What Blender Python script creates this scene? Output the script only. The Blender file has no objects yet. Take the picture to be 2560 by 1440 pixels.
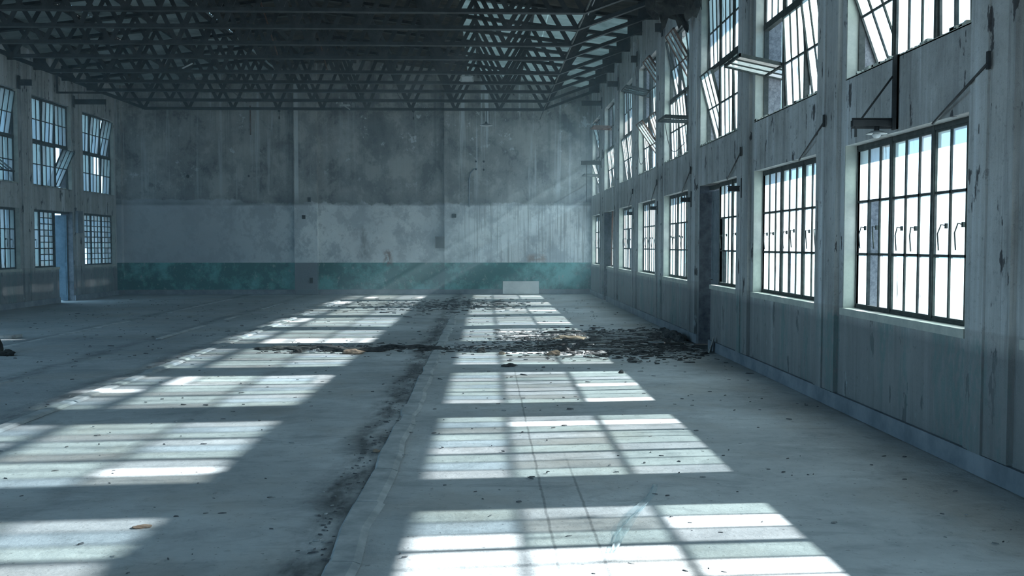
import bpy, bmesh, math, random
from mathutils import Vector, Matrix, Euler
random.seed(11)
S = bpy.context.scene
COL = S.collection
R = math.radians

# ------------------------------------------------------------------ camera
cam_d = bpy.data.cameras.new('camera')
cam = bpy.data.objects.new('camera', cam_d)
COL.objects.link(cam)
S.camera = cam
cam_d.sensor_width = 36.0
cam_d.lens = 36.0 * 2370 / 2560
cam_d.clip_end = 500
cam.location = (0, 0, 1.6)
cam.rotation_euler = Euler((R(90 - 2.585), 0, R(-1.547)), 'XYZ')

# ------------------------------------------------------------------ light
S.view_settings.view_transform = 'Standard'
S.view_settings.look = 'None'
S.view_settings.gamma = 1.0
S.view_settings.use_curve_mapping = False
S.view_settings.exposure = 0.55
S.cycles.use_denoising = True
S.cycles.use_adaptive_sampling = True
S.cycles.adaptive_threshold = 0.02
S.cycles.max_bounces = 10
S.cycles.diffuse_bounces = 6
S.cycles.transparent_max_bounces = 24
S.cycles.volume_bounces = 1
S.cycles.sample_clamp_indirect = 6.0
S.cycles.caustics_reflective = False
S.cycles.caustics_refractive = False

SKY = (0.40, 0.72, 1.0)
w = bpy.data.worlds.new('sky'); S.world = w
w.use_nodes = True
wn = w.node_tree
wn.nodes['Background'].inputs[0].default_value = (*SKY, 1)
wn.nodes['Background'].inputs[1].default_value = 2.2

SUN_DIR = Vector((-1.0, -0.066, -1 / 1.68)).normalized()     # direction the light travels
sd = bpy.data.lights.new('sun', 'SUN')
sd.energy = 14.5
sd.angle = R(0.9)
sd.color = (0.93, 0.98, 1.0)
sun = bpy.data.objects.new('sun', sd)
sun.rotation_euler = SUN_DIR.to_track_quat('-Z', 'Y').to_euler()
sun.location = (30, 15, 20)
COL.objects.link(sun)

def portal(name, loc, rot, sx, sy):
    d = bpy.data.lights.new(name, 'AREA'); d.shape = 'RECTANGLE'; d.size = sx; d.size_y = sy
    d.cycles.is_portal = True
    o = bpy.data.objects.new(name, d); o.location = loc; o.rotation_euler = rot
    COL.objects.link(o)
portal('daylight_portal_right', (4.0, 17, 3.2), (0, R(90), 0), 6.0, 29.0)
portal('daylight_portal_left', (-12.5, 17, 3.2), (0, R(-90), 0), 6.0, 29.0)

# ------------------------------------------------------------------ node helpers
class NT:
    def __init__(s, name):
        s.m = bpy.data.materials.new(name); s.m.use_nodes = True
        s.t = s.m.node_tree; s.t.nodes.clear()
        s.out = s.t.nodes.new('ShaderNodeOutputMaterial')
        g = s.t.nodes.new('ShaderNodeNewGeometry'); s.pos = g.outputs['Position']; s.isl = g.outputs['Random Per Island']
        sp = s.t.nodes.new('ShaderNodeSeparateXYZ'); s.lk(s.pos, sp.inputs[0])
        s.x, s.y, s.z = sp.outputs
    def lk(s, a, b):
        if isinstance(a, (int, float)): b.default_value = a
        elif isinstance(a, (tuple, list)):
            b.default_value = tuple(a) + ((1,) if len(a) == 3 and len(b.default_value) == 4 else ())
        else: s.t.links.new(a, b)
    def mth(s, op, a, b=0.0, c=None, clamp=False):
        n = s.t.nodes.new('ShaderNodeMath'); n.operation = op; n.use_clamp = clamp
        s.lk(a, n.inputs[0]); s.lk(b, n.inputs[1])
        if c is not None: s.lk(c, n.inputs[2])
        return n.outputs[0]
    def noise(s, scale=(1, 1, 1), detail=4, rough=0.55, off=(0, 0, 0), dist=0.0):
        mp = s.t.nodes.new('ShaderNodeMapping'); s.lk(s.pos, mp.inputs[0])
        mp.inputs['Scale'].default_value = scale; mp.inputs['Location'].default_value = off
        n = s.t.nodes.new('ShaderNodeTexNoise'); n.inputs['Scale'].default_value = 1.0
        n.inputs['Detail'].default_value = detail; n.inputs['Roughness'].default_value = rough
        n.inputs['Distortion'].default_value = dist
        s.lk(mp.outputs[0], n.inputs['Vector'])
        return n.outputs['Fac']
    def vor(s, scale=(1, 1, 1), feature='F1', off=(0, 0, 0)):
        mp = s.t.nodes.new('ShaderNodeMapping'); s.lk(s.pos, mp.inputs[0])
        mp.inputs['Scale'].default_value = scale; mp.inputs['Location'].default_value = off
        n = s.t.nodes.new('ShaderNodeTexVoronoi'); n.feature = feature; n.inputs['Scale'].default_value = 1.0
        s.lk(mp.outputs[0], n.inputs['Vector'])
        return n.outputs['Distance']
    def step(s, v, a, b, lo=0.0, hi=1.0):
        n = s.t.nodes.new('ShaderNodeMapRange'); n.clamp = True
        s.lk(v, n.inputs[0]); n.inputs[1].default_value = a; n.inputs[2].default_value = b
        n.inputs[3].default_value = lo; n.inputs[4].default_value = hi
        return n.outputs[0]
    def mix(s, f, a, b, mode='MIX'):
        n = s.t.nodes.new('ShaderNodeMix'); n.data_type = 'RGBA'; n.blend_type = mode; n.clamp_factor = True
        s.lk(f, n.inputs[0]); s.lk(a, n.inputs[6]); s.lk(b, n.inputs[7])
        return n.outputs[2]
    def bump(s, h, strength=0.4, dist=0.02):
        n = s.t.nodes.new('ShaderNodeBump'); n.inputs['Strength'].default_value = strength
        n.inputs['Distance'].default_value = dist; s.lk(h, n.inputs['Height'])
        return n.outputs[0]
    def bsdf(s, col, rough=0.8, metal=0.0, normal=None, spec=0.3):
        n = s.t.nodes.new('ShaderNodeBsdfPrincipled')
        s.lk(col, n.inputs['Base Color']); s.lk(rough, n.inputs['Roughness']); s.lk(metal, n.inputs['Metallic'])
        n.inputs['Specular IOR Level'].default_value = spec
        if normal is not None: s.lk(normal, n.inputs['Normal'])
        s.t.links.new(n.outputs[0], s.out.inputs[0])
        return n

def box_mask(n, x0, x1, z0, z1, soft=0.04, ax=None):
    ax = n.x if ax is None else ax
    a = n.mth('MULTIPLY', n.step(ax, x0 - soft, x0 + soft), n.step(ax, x1 - soft, x1 + soft, 1, 0))
    b = n.mth('MULTIPLY', n.step(n.z, z0 - soft, z0 + soft), n.step(n.z, z1 - soft, z1 + soft, 1, 0))
    return n.mth('MULTIPLY', a, b)

# ------------------------------------------------------------------ materials
def mat_side_wall():
    n = NT('streaked_concrete')
    big = n.noise((.55, .55, .55), 6, .65)
    blot = n.noise((2.2, 2.2, 1.3), 7, .7, (5, 1, 2), .6)
    st = n.noise((3.2, 3.2, .10), 7, .68, (0, 0, 0), .25)
    st2 = n.noise((11, 11, .35), 6, .7, (4, 2, 0), .3)
    reach = n.noise((.9, .9, .6), 4, .6, (8, 3, 5))
    fine = n.noise((16, 16, 16), 7, .75)
    c = n.mix(n.step(big, .3, .7), (.28, .29, .285), (.47, .475, .455))
    c = n.mix(n.step(blot, .44, .66, 0, .6), c, (.52, .535, .53))
    c = n.mix(n.step(blot, .44, .32, 0, .45), c, (.20, .205, .20))
    c = n.mix(n.mth('MULTIPLY', n.step(st, .50, .66), n.step(reach, .35, .6, .25, .8)), c, (.68, .72, .74))
    c = n.mix(n.mth('MULTIPLY', n.step(st, .47, .30), n.step(reach, .35, .6, .9, .3)), c, (.15, .155, .155))
    c = n.mix(n.mth('MULTIPLY', n.step(st2, .54, .70), n.step(reach, .40, .65, .1, .7)), c, (.68, .71, .72))
    c = n.mix(n.mth('MULTIPLY', n.step(st2, .44, .30), .5), c, (.10, .10, .10))
    c = n.mix(n.step(fine, .56, .72, 0, .5), c, (.11, .115, .115))
    c = n.mix(n.step(n.noise((5, 5, 5), 6, .75, (1, 6, 2)), .62, .66, 0, .45), c, (.09, .09, .09))
    # old brown stain band under the sills
    c = n.mix(n.mth('MULTIPLY', n.step(n.z, .70, .98, 0, .35), n.step(n.z, 1.0, 1.02, 1, 0)), c, (.24, .225, .21))
    chip = n.step(n.noise((7, 7, 2.2), 5, .6, (2, 8, 4)), .625, .645)
    c = n.mix(n.mth('MULTIPLY', chip, .85), c, (.03, .03, .035))
    # worn green paint low on the wall
    gm = n.mth('MULTIPLY', n.step(n.z, .90, 1.0, 1, 0), n.step(n.noise((1.8, 1.8, .35), 6, .66, (3, 7, 1), .3), .50, .60))
    pm = n.mth('MULTIPLY', gm, n.step(n.noise((20, 20, 7), 5, .7), .42, .54))
    c = n.mix(n.mth('MULTIPLY', pm, .4), c, (.12, .25, .245))
    ch = n.mth('MULTIPLY', n.step(n.z, .35, .60, 1, 0), n.step(n.noise((6, 6, 2.4), 6, .75, (9, 1, 3)), .62, .68))
    c = n.mix(n.mth('MULTIPLY', ch, .6), c, (.48, .58, .62))
    low = n.mth('MULTIPLY', n.step(n.z, .84, .95, 1, 0), n.step(big, .3, .7, .55, .85))
    c = n.mix(low, c, (.15, .165, .175))
    c = n.mix(n.mth('MULTIPLY', pm, .35), c, (.11, .24, .235))
    c = n.mix(n.mth('MULTIPLY', ch, .45), c, (.48, .58, .62))
    n.bsdf(c, .88, normal=n.bump(n.mth('ADD', fine, n.mth('MULTIPLY', blot, 1.0)), .6, .02))
    return n.m

def mat_back_wall():
    n = NT('stained_painted_wall')
    big = n.noise((.45, .45, .45), 5, .6)
    st = n.noise((3.4, 3.4, .10), 7, .68, (2, 0, 0), .2)
    st2 = n.noise((24, 24, .5), 4, .65)
    fine = n.noise((9, 9, 9), 6, .72)
    up = n.mix(n.step(big, .32, .68), (.17, .175, .175), (.40, .40, .385))
    bl = n.noise((1.1, 1.1, .9), 8, .74, (3, 0, 8), .15)
    up = n.mix(n.step(bl, .50, .58, 0, .7), up, (.47, .475, .45))
    up = n.mix(n.step(bl, .46, .38, 0, .75), up, (.10, .105, .105))
    up = n.mix(n.mth('MULTIPLY', n.step(st, .54, .62), n.mth('MULTIPLY', n.step(n.z, 2.6, 6.2, .3, 1), n.mth('MAXIMUM', n.step(n.x, -2.0, -.9, .25, 1), n.step(n.x, -6.6, -6.2, .8, .25)))), up, (.60, .65, .66))
    up = n.mix(n.mth('MULTIPLY', n.step(st, .46, .33), n.step(n.z, 2.6, 6.2, .2, .8)), up, (.12, .13, .13))
    cr = n.mth('MULTIPLY', n.step(n.noise((1.5, 1.5, 1.5), 6, .75, (7, 0, 1)), .62, .66), n.step(n.z, 2.8, 4.6))
    up = n.mix(n.mth('MULTIPLY', cr, .8), up, (.66, .70, .70))
    up = n.mix(n.step(fine, .60, .74, 0, .45), up, (.14, .145, .14))
    lo = n.mix(n.step(big, .35, .65), (.62, .66, .68), (.84, .87, .87))
    lo = n.mix(n.mth('MULTIPLY', n.step(st2, .52, .62), n.mth('MULTIPLY', n.step(n.x, -1.2, -.2), .8)), lo, (.30, .32, .32))
    lo = n.mix(n.step(fine, .58, .70, 0, .5), lo, (.34, .36, .37))
    lo = n.mix(n.mth('MULTIPLY', n.step(n.noise((2, 2, 2), 6, .7, (1, 0, 5)), .52, .60), .45), lo, (.34, .37, .39))
    edge = n.mth('ADD', 2.80, n.mth('MULTIPLY', n.noise((2.2, 2, 1.6), 6, .75), .34))
    edge = n.mth('ADD', edge, n.mth('MULTIPLY', n.step(n.x, -8.0, -7.9, .12, 0), 1))
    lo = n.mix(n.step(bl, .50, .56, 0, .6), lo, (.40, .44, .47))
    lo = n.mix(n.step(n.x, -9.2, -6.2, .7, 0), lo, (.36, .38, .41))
    tooth = n.mth('ABSOLUTE', n.mth('SUBTRACT', n.mth('FRACT', n.mth('DIVIDE', n.x, .62)), .45))
    edge = n.mth('ADD', edge, n.mth('MULTIPLY', n.mth('MULTIPLY', n.mth('SUBTRACT', .25, tooth), .22), n.mth('MULTIPLY', n.step(n.x, -5.4, -5.3), n.step(n.x, -1.5, -1.4, 1, 0))))
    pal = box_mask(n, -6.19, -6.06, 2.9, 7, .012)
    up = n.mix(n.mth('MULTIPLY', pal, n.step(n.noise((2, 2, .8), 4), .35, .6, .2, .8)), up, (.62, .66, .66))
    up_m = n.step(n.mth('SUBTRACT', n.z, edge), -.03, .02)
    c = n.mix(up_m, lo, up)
    dl = n.mth('MULTIPLY', n.step(n.z, 2.86, 2.93), n.step(n.z, 2.93, 3.35, 1, 0))
    c = n.mix(n.mth('MULTIPLY', dl, n.step(n.noise((.6, 1, 1), 2), .40, .55, .1, .65)), c, (.09, .10, .11))
    # green dado
    g = n.mix(n.step(n.noise((1.2, 1.2, 1.2), 6, .7), .46, .60), (.035, .16, .15), (.13, .42, .40))
    g = n.mix(n.step(n.noise((7, 7, 5), 5, .7), .60, .66, 0, .7), g, (.30, .40, .40))
    gz = n.mth('MULTIPLY', n.step(n.z, 1.02, 1.04, 1, 0), n.step(n.z, .14, .16))
    c = n.mix(gz, c, g)
    c = n.mix(n.step(n.z, .15, .16, 1, 0), c, (.17, .20, .22))
    # bare pilaster below the paint line
    c = n.mix(box_mask(n, -6.21, -5.47, .15, 1.03, .01), c, (.19, .21, .23))
    # soot and rust marks
    s1 = n.mth('MULTIPLY', box_mask(n, -4.18, -3.82, 1.05, 2.15, .16), n.step(n.noise((5, 5, 2.5), 4, .6), .35, .6))
    c = n.mix(n.mth('MULTIPLY', s1, .65), c, (.13, .14, .15))
    s2 = n.mth('MULTIPLY', box_mask(n, -3.33, -3.1, .95, 1.42, .08), n.step(n.noise((9, 9, 4), 4, .6, (5, 5, 5)), .42, .55))
    c = n.mix(n.mth('MULTIPLY', s2, .85), c, (.20, .075, .035))
    s3 = n.mth('MULTIPLY', box_mask(n, 1.35, 1.95, 1.06, 1.28, .06), n.step(n.noise((4, 4, 9), 4, .6, (8, 5, 5)), .40, .55))
    c = n.mix(n.mth('MULTIPLY', s3, .6), c, (.30, .15, .10))
    s4 = n.mth('MULTIPLY', box_mask(n, 2.3, 3.0, 4.9, 6.6, .22), n.step(n.noise((2, 2, 2), 5, .6, (8, 5, 5)), .40, .55))
    c = n.mix(n.mth('MULTIPLY', s4, .75), c, (.06, .07, .075))
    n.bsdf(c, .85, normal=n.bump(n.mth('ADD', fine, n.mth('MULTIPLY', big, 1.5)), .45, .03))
    return n.m

def mat_floor():
    n = NT('dusty_concrete_floor')
    big = n.noise((.35, .5, 1), 6, .62)
    mid = n.noise((1.6, 1.6, 1.6), 6, .68, (3, 1, 0))
    fine = n.noise((9, 9, 9), 6, .72)
    c = n.mix(n.step(big, .34, .64), (.38, .41, .42), (.64, .67, .675))
    c = n.mix(n.step(mid, .52, .70, 0, .6), c, (.30, .33, .34))
    c = n.mix(n.step(fine, .58, .74, 0, .5), c, (.22, .24, .25))
    sx = n.noise((1.5, 3.4, 1), 7, .70, (2, 5, 0), .8)
    c = n.mix(n.step(sx, .52, .68, 0, .55), c, (.26, .29, .31))
    c = n.mix(n.step(sx, .42, .30, 0, .4), c, (.74, .77, .77))
    spk = n.noise((26, 26, 26), 3, .6, (1, 1, 0))
    c = n.mix(n.step(spk, .66, .70, 0, .6), c, (.13, .14, .145))
    # darker tone on the left, beyond the joint
    c = n.mix(n.step(n.x, -3.9, -5.2, 0, .45), c, (.20, .225, .24))
    # warm dust
    c = n.mix(n.mth('MULTIPLY', n.step(n.noise((.8, .8, 1), 4, .6, (9, 9, 0)), .50, .64), .30), c, (.42, .385, .33))
    # dirt collected along the joints
    wob = n.mth('MULTIPLY', n.mth('SUBTRACT', n.noise((1.3, 1.3, 1), 5, .7), .5), .55)
    xx = n.mth('ADD', n.x, wob)
    for cx, wd, k in ((-.93, .16, .85), (-4.42, .20, .65), (-5.75, .14, .5), (-7.7, .14, .5), (-2.75, .07, .25)):
        d = n.mth('ABSOLUTE', n.mth('SUBTRACT', xx, cx))
        m = n.mth('MULTIPLY', n.step(d, wd * .3, wd * 1.5, 1, 0), n.step(n.noise((3, 1.1, 1), 5, .65, (cx, 0, 0)), .36, .56))
        c = n.mix(n.mth('MULTIPLY', m, k), c, (.085, .095, .10))
    # slab joints
    jn = n.mth('MULTIPLY', n.mth('SUBTRACT', n.noise((2.5, 2.5, 1), 4, .7), .5), .035)
    jx = n.mth('ADD', n.x, jn)
    for cx, y1 in ((-.815, 22), (.36, 12.5), (.60, 7.4)):
        d = n.mth('ABSOLUTE', n.mth('SUBTRACT', jx, cx))
        m = n.mth('MULTIPLY', n.step(d, .004, .012, 1, 0), n.step(n.y, y1 - 1, y1, 1, 0))
        c = n.mix(n.mth('MULTIPLY', m, .55), c, (.14, .15, .155))
    # long dirt band of the collapse
    d = n.mth('ABSOLUTE', n.mth('SUBTRACT', n.mth('ADD', n.y, n.mth('MULTIPLY', n.mth('SUBTRACT', mid, .5), 5.0)), 15.6))
    m = n.mth('MULTIPLY', n.step(d, .8, 2.2, 1, 0), n.step(n.x, .4, 1.8, .15, 1))
    c = n.mix(n.mth('MULTIPLY', m, .93), c, (.06, .065, .07))
    d = n.mth('ABSOLUTE', n.mth('SUBTRACT', n.mth('ADD', n.y, n.mth('MULTIPLY', n.mth('SUBTRACT', mid, .5), 9.0)), 26))
    m = n.mth('MULTIPLY', n.step(d, .3, 1.8, 1, 0), n.mth('MULTIPLY', n.step(n.x, -4, -2.5), n.step(n.x, .5, 1.6, 1, 0)))
    c = n.mix(n.mth('MULTIPLY', m, .7), c, (.09, .10, .10))
    rg = n.step(fine, .35, .65, .55, .9)
    n.bsdf(c, rg, normal=n.bump(n.mth('ADD', n.mth('MULTIPLY', mid, 1.2), n.mth('MULTIPLY', fine, .5)), .5, .03), spec=.25)
    return n.m

def mat_plain(name, c1, c2, scale=6, rough=.8, metal=0.0, bump=.3, spec=.3, zs=None):
    n = NT(name)
    a = n.noise((scale, scale, scale if zs is None else zs), 5, .65)
    n.bsdf(n.mix(n.step(a, .35, .65), c1, c2), rough, metal, n.bump(a, bump, .01), spec)
    return n.m

def mat_glass(name, trans, transl, grime=1.0, gz=.22):
    """dirty window glass: lets light straight through, glows where the sun strikes it, with dark grime and a different dust on each pane"""
    n = NT(name)
    st = n.noise((16, 16, 1.6), 5, .7)
    bl = n.noise((2.2, 2.2, 1.4), 4, .6, (5, 0, 3))
    tone = n.t.nodes.new('ShaderNodeValToRGB'); n.lk(n.isl, tone.inputs[0])
    cr = tone.color_ramp; cr.interpolation = 'CONSTANT'
    cols = [(0, (.95, .99, 1)), (.35, (1, .95, .88)), (.5, (.86, .97, .92)), (.62, (.80, .93, 1)), (.8, (1, 1, 1)), (.92, (.62, .62, .58))]
    cr.elements[0].color = (*cols[0][1], 1)
    cr.elements[1].position = cols[1][0]; cr.elements[1].color = (*cols[1][1], 1)
    for p, c in cols[2:]:
        e = cr.elements.new(p); e.color = (*c, 1)
    tr = n.t.nodes.new('ShaderNodeBsdfTransparent')
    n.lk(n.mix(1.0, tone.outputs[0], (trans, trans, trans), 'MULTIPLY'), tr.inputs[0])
    tl = n.t.nodes.new('ShaderNodeBsdfTranslucent')
    n.lk(n.mix(1.0, tone.outputs[0], (.92, .97, 1), 'MULTIPLY'), tl.inputs[0])
    df = n.t.nodes.new('ShaderNodeBsdfDiffuse'); df.inputs[0].default_value = (.30, .32, .31, 1)
    gr = n.t.nodes.new('ShaderNodeBsdfDiffuse'); gr.inputs[0].default_value = (.03, .03, .03, 1)
    m1 = n.t.nodes.new('ShaderNodeMixShader'); m1.inputs[0].default_value = .2
    n.t.links.new(tl.outputs[0], m1.inputs[1]); n.t.links.new(df.outputs[0], m1.inputs[2])
    m2 = n.t.nodes.new('ShaderNodeMixShader'); n.lk(n.step(bl, .3, .7, transl * .75, transl * 1.15), m2.inputs[0])
    n.t.links.new(tr.outputs[0], m2.inputs[1]); n.t.links.new(m1.outputs[0], m2.inputs[2])
    gm = n.mth('MULTIPLY', n.step(n.mth('ADD', st, n.mth('MULTIPLY', bl, gz)), .60 + gz * .5, .70 + gz * .5), grime)
    m3 = n.t.nodes.new('ShaderNodeMixShader'); n.lk(gm, m3.inputs[0])
    n.t.links.new(m2.outputs[0], m3.inputs[1]); n.t.links.new(gr.outputs[0], m3.inputs[2])
    gl = n.t.nodes.new('ShaderNodeBsdfGlossy'); gl.inputs['Roughness'].default_value = .25
    m4 = n.t.nodes.new('ShaderNodeMixShader'); m4.inputs[0].default_value = .06
    n.t.links.new(m3.outputs[0], m4.inputs[1]); n.t.links.new(gl.outputs[0], m4.inputs[2])
    n.t.links.new(m4.outputs[0], n.out.inputs[0])
    return n.m

M = {}
M['side'] = mat_side_wall()
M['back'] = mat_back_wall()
M['floor'] = mat_floor()
M['reveal'] = mat_plain('pale_plaster', (.36, .38, .35), (.50, .52, .46), 5, .9)
M['render'] = mat_plain('rough_grey_render', (.16, .17, .19), (.30, .31, .33), 30, .95, bump=.8)
M['shadedrender'] = mat_plain('shaded_doorway_render', (.07, .08, .095), (.17, .18, .20), 8, .95, bump=.8)  # shade of the recessed doorways put into a darker render colour
M['grimy'] = mat_glass('grimy_tilted_glass', .62, .20, .9, .5)
M['curb'] = mat_plain('worn_curb_concrete', (.30, .33, .34), (.52, .55, .555), 4, .9, bump=.6)
M['base'] = mat_plain('skirting_concrete', (.16, .19, .22), (.27, .30, .33), 3, .88)
M['steel'] = mat_plain('dark_painted_steel', (.030, .034, .036), (.060, .064, .066), 5, .6, .1)
M['steel2'] = mat_plain('weathered_steel', (.07, .075, .075), (.14, .14, .13), 9, .65, .1)
M['frame'] = mat_plain('dark_window_steel', (.035, .045, .045), (.075, .085, .08), 12, .7)
M['rust'] = mat_plain('rusty_brown_steel', (.10, .055, .04), (.19, .12, .09), 14, .85)
M['wood'] = mat_plain('dark_roof_boards', (.030, .032, .030), (.075, .07, .06), 3, .9)
M['debris'] = mat_plain('dark_scorched_rubble', (.025, .027, .028), (.11, .11, .11), 9, .9)
M['gritmat'] = mat_plain('dusty_dark_grit', (.07, .075, .08), (.16, .165, .17), 12, .9)
M['debris2'] = mat_plain('grey_mortar', (.20, .21, .21), (.40, .41, .40), 12, .9)
M['tan'] = mat_plain('tan_brick_crumb', (.25, .18, .13), (.42, .33, .25), 12, .9)
M['paper'] = mat_plain('pale_board', (.50, .53, .53), (.66, .68, .68), 3, .8)
M['felt'] = mat_plain('tarred_felt', (.012, .013, .014), (.045, .045, .042), 7, .95)
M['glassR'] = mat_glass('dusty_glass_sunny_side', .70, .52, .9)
M['glassRu'] = mat_glass('dirty_upper_glass', .62, .62, 1.0, .5)
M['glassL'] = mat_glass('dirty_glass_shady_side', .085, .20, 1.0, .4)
M['enamel'] = mat_plain('chipped_enamel', (.30, .32, .32), (.50, .52, .50), 12, .5)
M['ground'] = mat_plain('yard_gravel', (.22, .22, .21), (.34, .33, .32), .6, .95)

def mat_sheet():
    n = NT('translucent_corrugated_sheet')
    a = n.noise((1.0, 3.5, 1), 5, .65)
    c = n.mix(n.step(a, .35, .68), (.36, .43, .42), (.55, .62, .60))
    c = n.mix(n.step(n.noise((.8, .8, .8), 4, .6, (4, 4, 0)), .56, .66, 0, .55), c, (.15, .17, .17))
    d = n.t.nodes.new('ShaderNodeBsdfDiffuse'); n.lk(c, d.inputs[0])
    t = n.t.nodes.new('ShaderNodeBsdfTranslucent'); n.lk(n.mix(1.0, c, (.75, .98, 1), 'MULTIPLY'), t.inputs[0])
    m = n.t.nodes.new('ShaderNodeMixShader'); m.inputs[0].default_value = .03
    n.t.links.new(d.outputs[0], m.inputs[1]); n.t.links.new(t.outputs[0], m.inputs[2]); n.t.links.new(m.outputs[0], n.out.inputs[0])
    return n.m
M['sheet'] = mat_sheet()
M['sheet_dim'] = mat_plain('dimmed_corrugated_metal', (.22, .27, .275), (.38, .43, .43), 1.2, .85)  # left sheets: dimming towards the frame edge put into a darker colour

def mat_film():
    n = NT('clear_plastic_film')
    t = n.t.nodes.new('ShaderNodeBsdfTransparent'); t.inputs[0].default_value = (.93, .96, .97, 1)
    g = n.t.nodes.new('ShaderNodeBsdfPrincipled'); g.inputs['Base Color'].default_value = (.6, .68, .70, 1); g.inputs['Roughness'].default_value = .3
    lw = n.t.nodes.new('ShaderNodeLayerWeight'); lw.inputs[0].default_value = .35
    m = n.t.nodes.new('ShaderNodeMixShader'); n.lk(n.mth('MULTIPLY', lw.outputs['Facing'], .22), m.inputs[0])
    n.t.links.new(t.outputs[0], m.inputs[1]); n.t.links.new(g.outputs[0], m.inputs[2]); n.t.links.new(m.outputs[0], n.out.inputs[0])
    return n.m
M['film'] = mat_film()

# ------------------------------------------------------------------ mesh helpers
LAST = [None]
class MB:
    def __init__(s): s.v = []; s.f = []; s.mi = []
    def add(s, vs, fs, mi=0):
        o = len(s.v); s.v += [tuple(p) for p in vs]; s.f += [tuple(i + o for i in f) for f in fs]; s.mi += [mi] * len(fs); return s
    def box(s, x0, x1, y0, y1, z0, z1, mi=0):
        v = [(x, y, z) for x in (x0, x1) for y in (y0, y1) for z in (z0, z1)]
        return s.add(v, [(0, 1, 3, 2), (4, 6, 7, 5), (0, 4, 5, 1), (2, 3, 7, 6), (0, 2, 6, 4), (1, 5, 7, 3)], mi)
    def bar(s, a, b, w, h, up=(0, 0, 1), mi=0):
        a = Vector(a); b = Vector(b); d = (b - a).normalized(); u = Vector(up)
        if abs(d.dot(u)) > .98: u = Vector((0, 1, 0))
        r = d.cross(u).normalized(); u = r.cross(d).normalized()
        v = [p + r * i * w / 2 + u * j * h / 2 for p in (a, b) for i in (-1, 1) for j in (-1, 1)]
        return s.add(v, [(0, 1, 3, 2), (4, 6, 7, 5), (0, 4, 5, 1), (2, 3, 7, 6), (0, 2, 6, 4), (1, 5, 7, 3)], mi)
    def angle(s, a, b, w, t=.01, up=(0, 0, 1), side=1):
        """L section bar: a flat leg and an upright leg"""
        a = Vector(a); b = Vector(b); d = (b - a).normalized(); u = Vector(up)
        if abs(d.dot(u)) > .98: u = Vector((0, 1, 0))
        r = d.cross(u).normalized() * side; u = r.cross(d).normalized() * side
        s.bar(a + r * w / 2, b + r * w / 2, w, t, u); s.bar(a + u * w / 2, b + u * w / 2, t, w, u)
        return s
    def tube(s, pts, r, n=8, caps=True):
        pts = [Vector(p) for p in pts]; rr = r if isinstance(r, (list, tuple)) else [r] * len(pts)
        o = []; prev = None
        for i, p in enumerate(pts):
            d = (pts[min(i + 1, len(pts) - 1)] - pts[max(i - 1, 0)]).normalized()
            if prev is None:
                u = Vector((0, 0, 1)) if abs(d.z) < .9 else Vector((1, 0, 0)); u = d.cross(u).normalized()
            else: u = (prev - d * prev.dot(d)).normalized()
            prev = u; v = d.cross(u)
            o += [p + (u * math.cos(k * 2 * math.pi / n) + v * math.sin(k * 2 * math.pi / n)) * rr[i] for k in range(n)]
        f = [(i * n + k, i * n + (k + 1) % n, (i + 1) * n + (k + 1) % n, (i + 1) * n + k) for i in range(len(pts) - 1) for k in range(n)]
        if caps: f += [tuple(range(n))[::-1], tuple(range((len(pts) - 1) * n, len(pts) * n))]
        return s.add(o, f)
    def lathe(s, prof, c=(0, 0, 0), n=20):
        c = Vector(c); o = []
        for r, z in prof: o += [c + Vector((r * math.cos(k * 2 * math.pi / n), r * math.sin(k * 2 * math.pi / n), z)) for k in range(n)]
        f = [(i * n + k, i * n + (k + 1) % n, (i + 1) * n + (k + 1) % n, (i + 1) * n + k) for i in range(len(prof) - 1) for k in range(n)]
        return s.add(o, f)
    def lump(s, c, sx, sy, sz, seed=0, sub=2, rough=.25, flat=True):
        bm = bmesh.new(); bmesh.ops.create_icosphere(bm, subdivisions=sub, radius=1)
        rd = random.Random(seed); ph = [rd.uniform(0, 6.3) for _ in range(6)]
        vs = []
        for v in bm.verts:
            p = v.co; k = 1 + rough * (math.sin(3 * p.x + ph[0]) * math.sin(2.6 * p.y + ph[1]) + .6 * math.sin(5 * p.z + ph[2]) * math.sin(4.4 * p.x + ph[3])) + rd.uniform(-rough, rough) * .3
            q = Vector((p.x * k * sx, p.y * k * sy, p.z * k * sz))
            if flat and q.z < -sz * .35: q.z = -sz * .35
            vs.append((c[0] + q.x, c[1] + q.y, c[2] + q.z + (sz * .35 if flat else 0)))
        fs = [tuple(v.index for v in f.verts) for f in bm.faces]; bm.free()
        return s.add(vs, fs)
    def build(s, name, mats, parent=None, loc=None, smooth=False):
        me = bpy.data.meshes.new(name); me.from_pydata(s.v, [], s.f)
        mats = mats if isinstance(mats, (list, tuple)) else [mats]
        for m in mats: me.materials.append(M[m] if isinstance(m, str) else m)
        if len(mats) > 1: me.polygons.foreach_set('material_index', s.mi)
        if smooth: me.polygons.foreach_set('use_smooth', [True] * len(me.polygons))
        me.update()
        o = bpy.data.objects.new(name, me); COL.objects.link(o); LAST[0] = o
        if parent is not None: o.parent = parent
        if loc is not None: o.location = loc
        return o

def tag(o, label=None, cat=None, group=None, kind=None):
    if label: o['label'] = label
    if cat: o['category'] = cat
    if group: o['group'] = group
    if kind: o['kind'] = kind
    return o
def empty(name, loc=(0, 0, 0), rot=(0, 0, 0)):
    o = bpy.data.objects.new(name, None); o.empty_display_size = .2; o.location = loc; o.rotation_euler = rot
    COL.objects.link(o); return o
def struct(o, label=None): return tag(o, label, None, None, 'structure')

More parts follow.
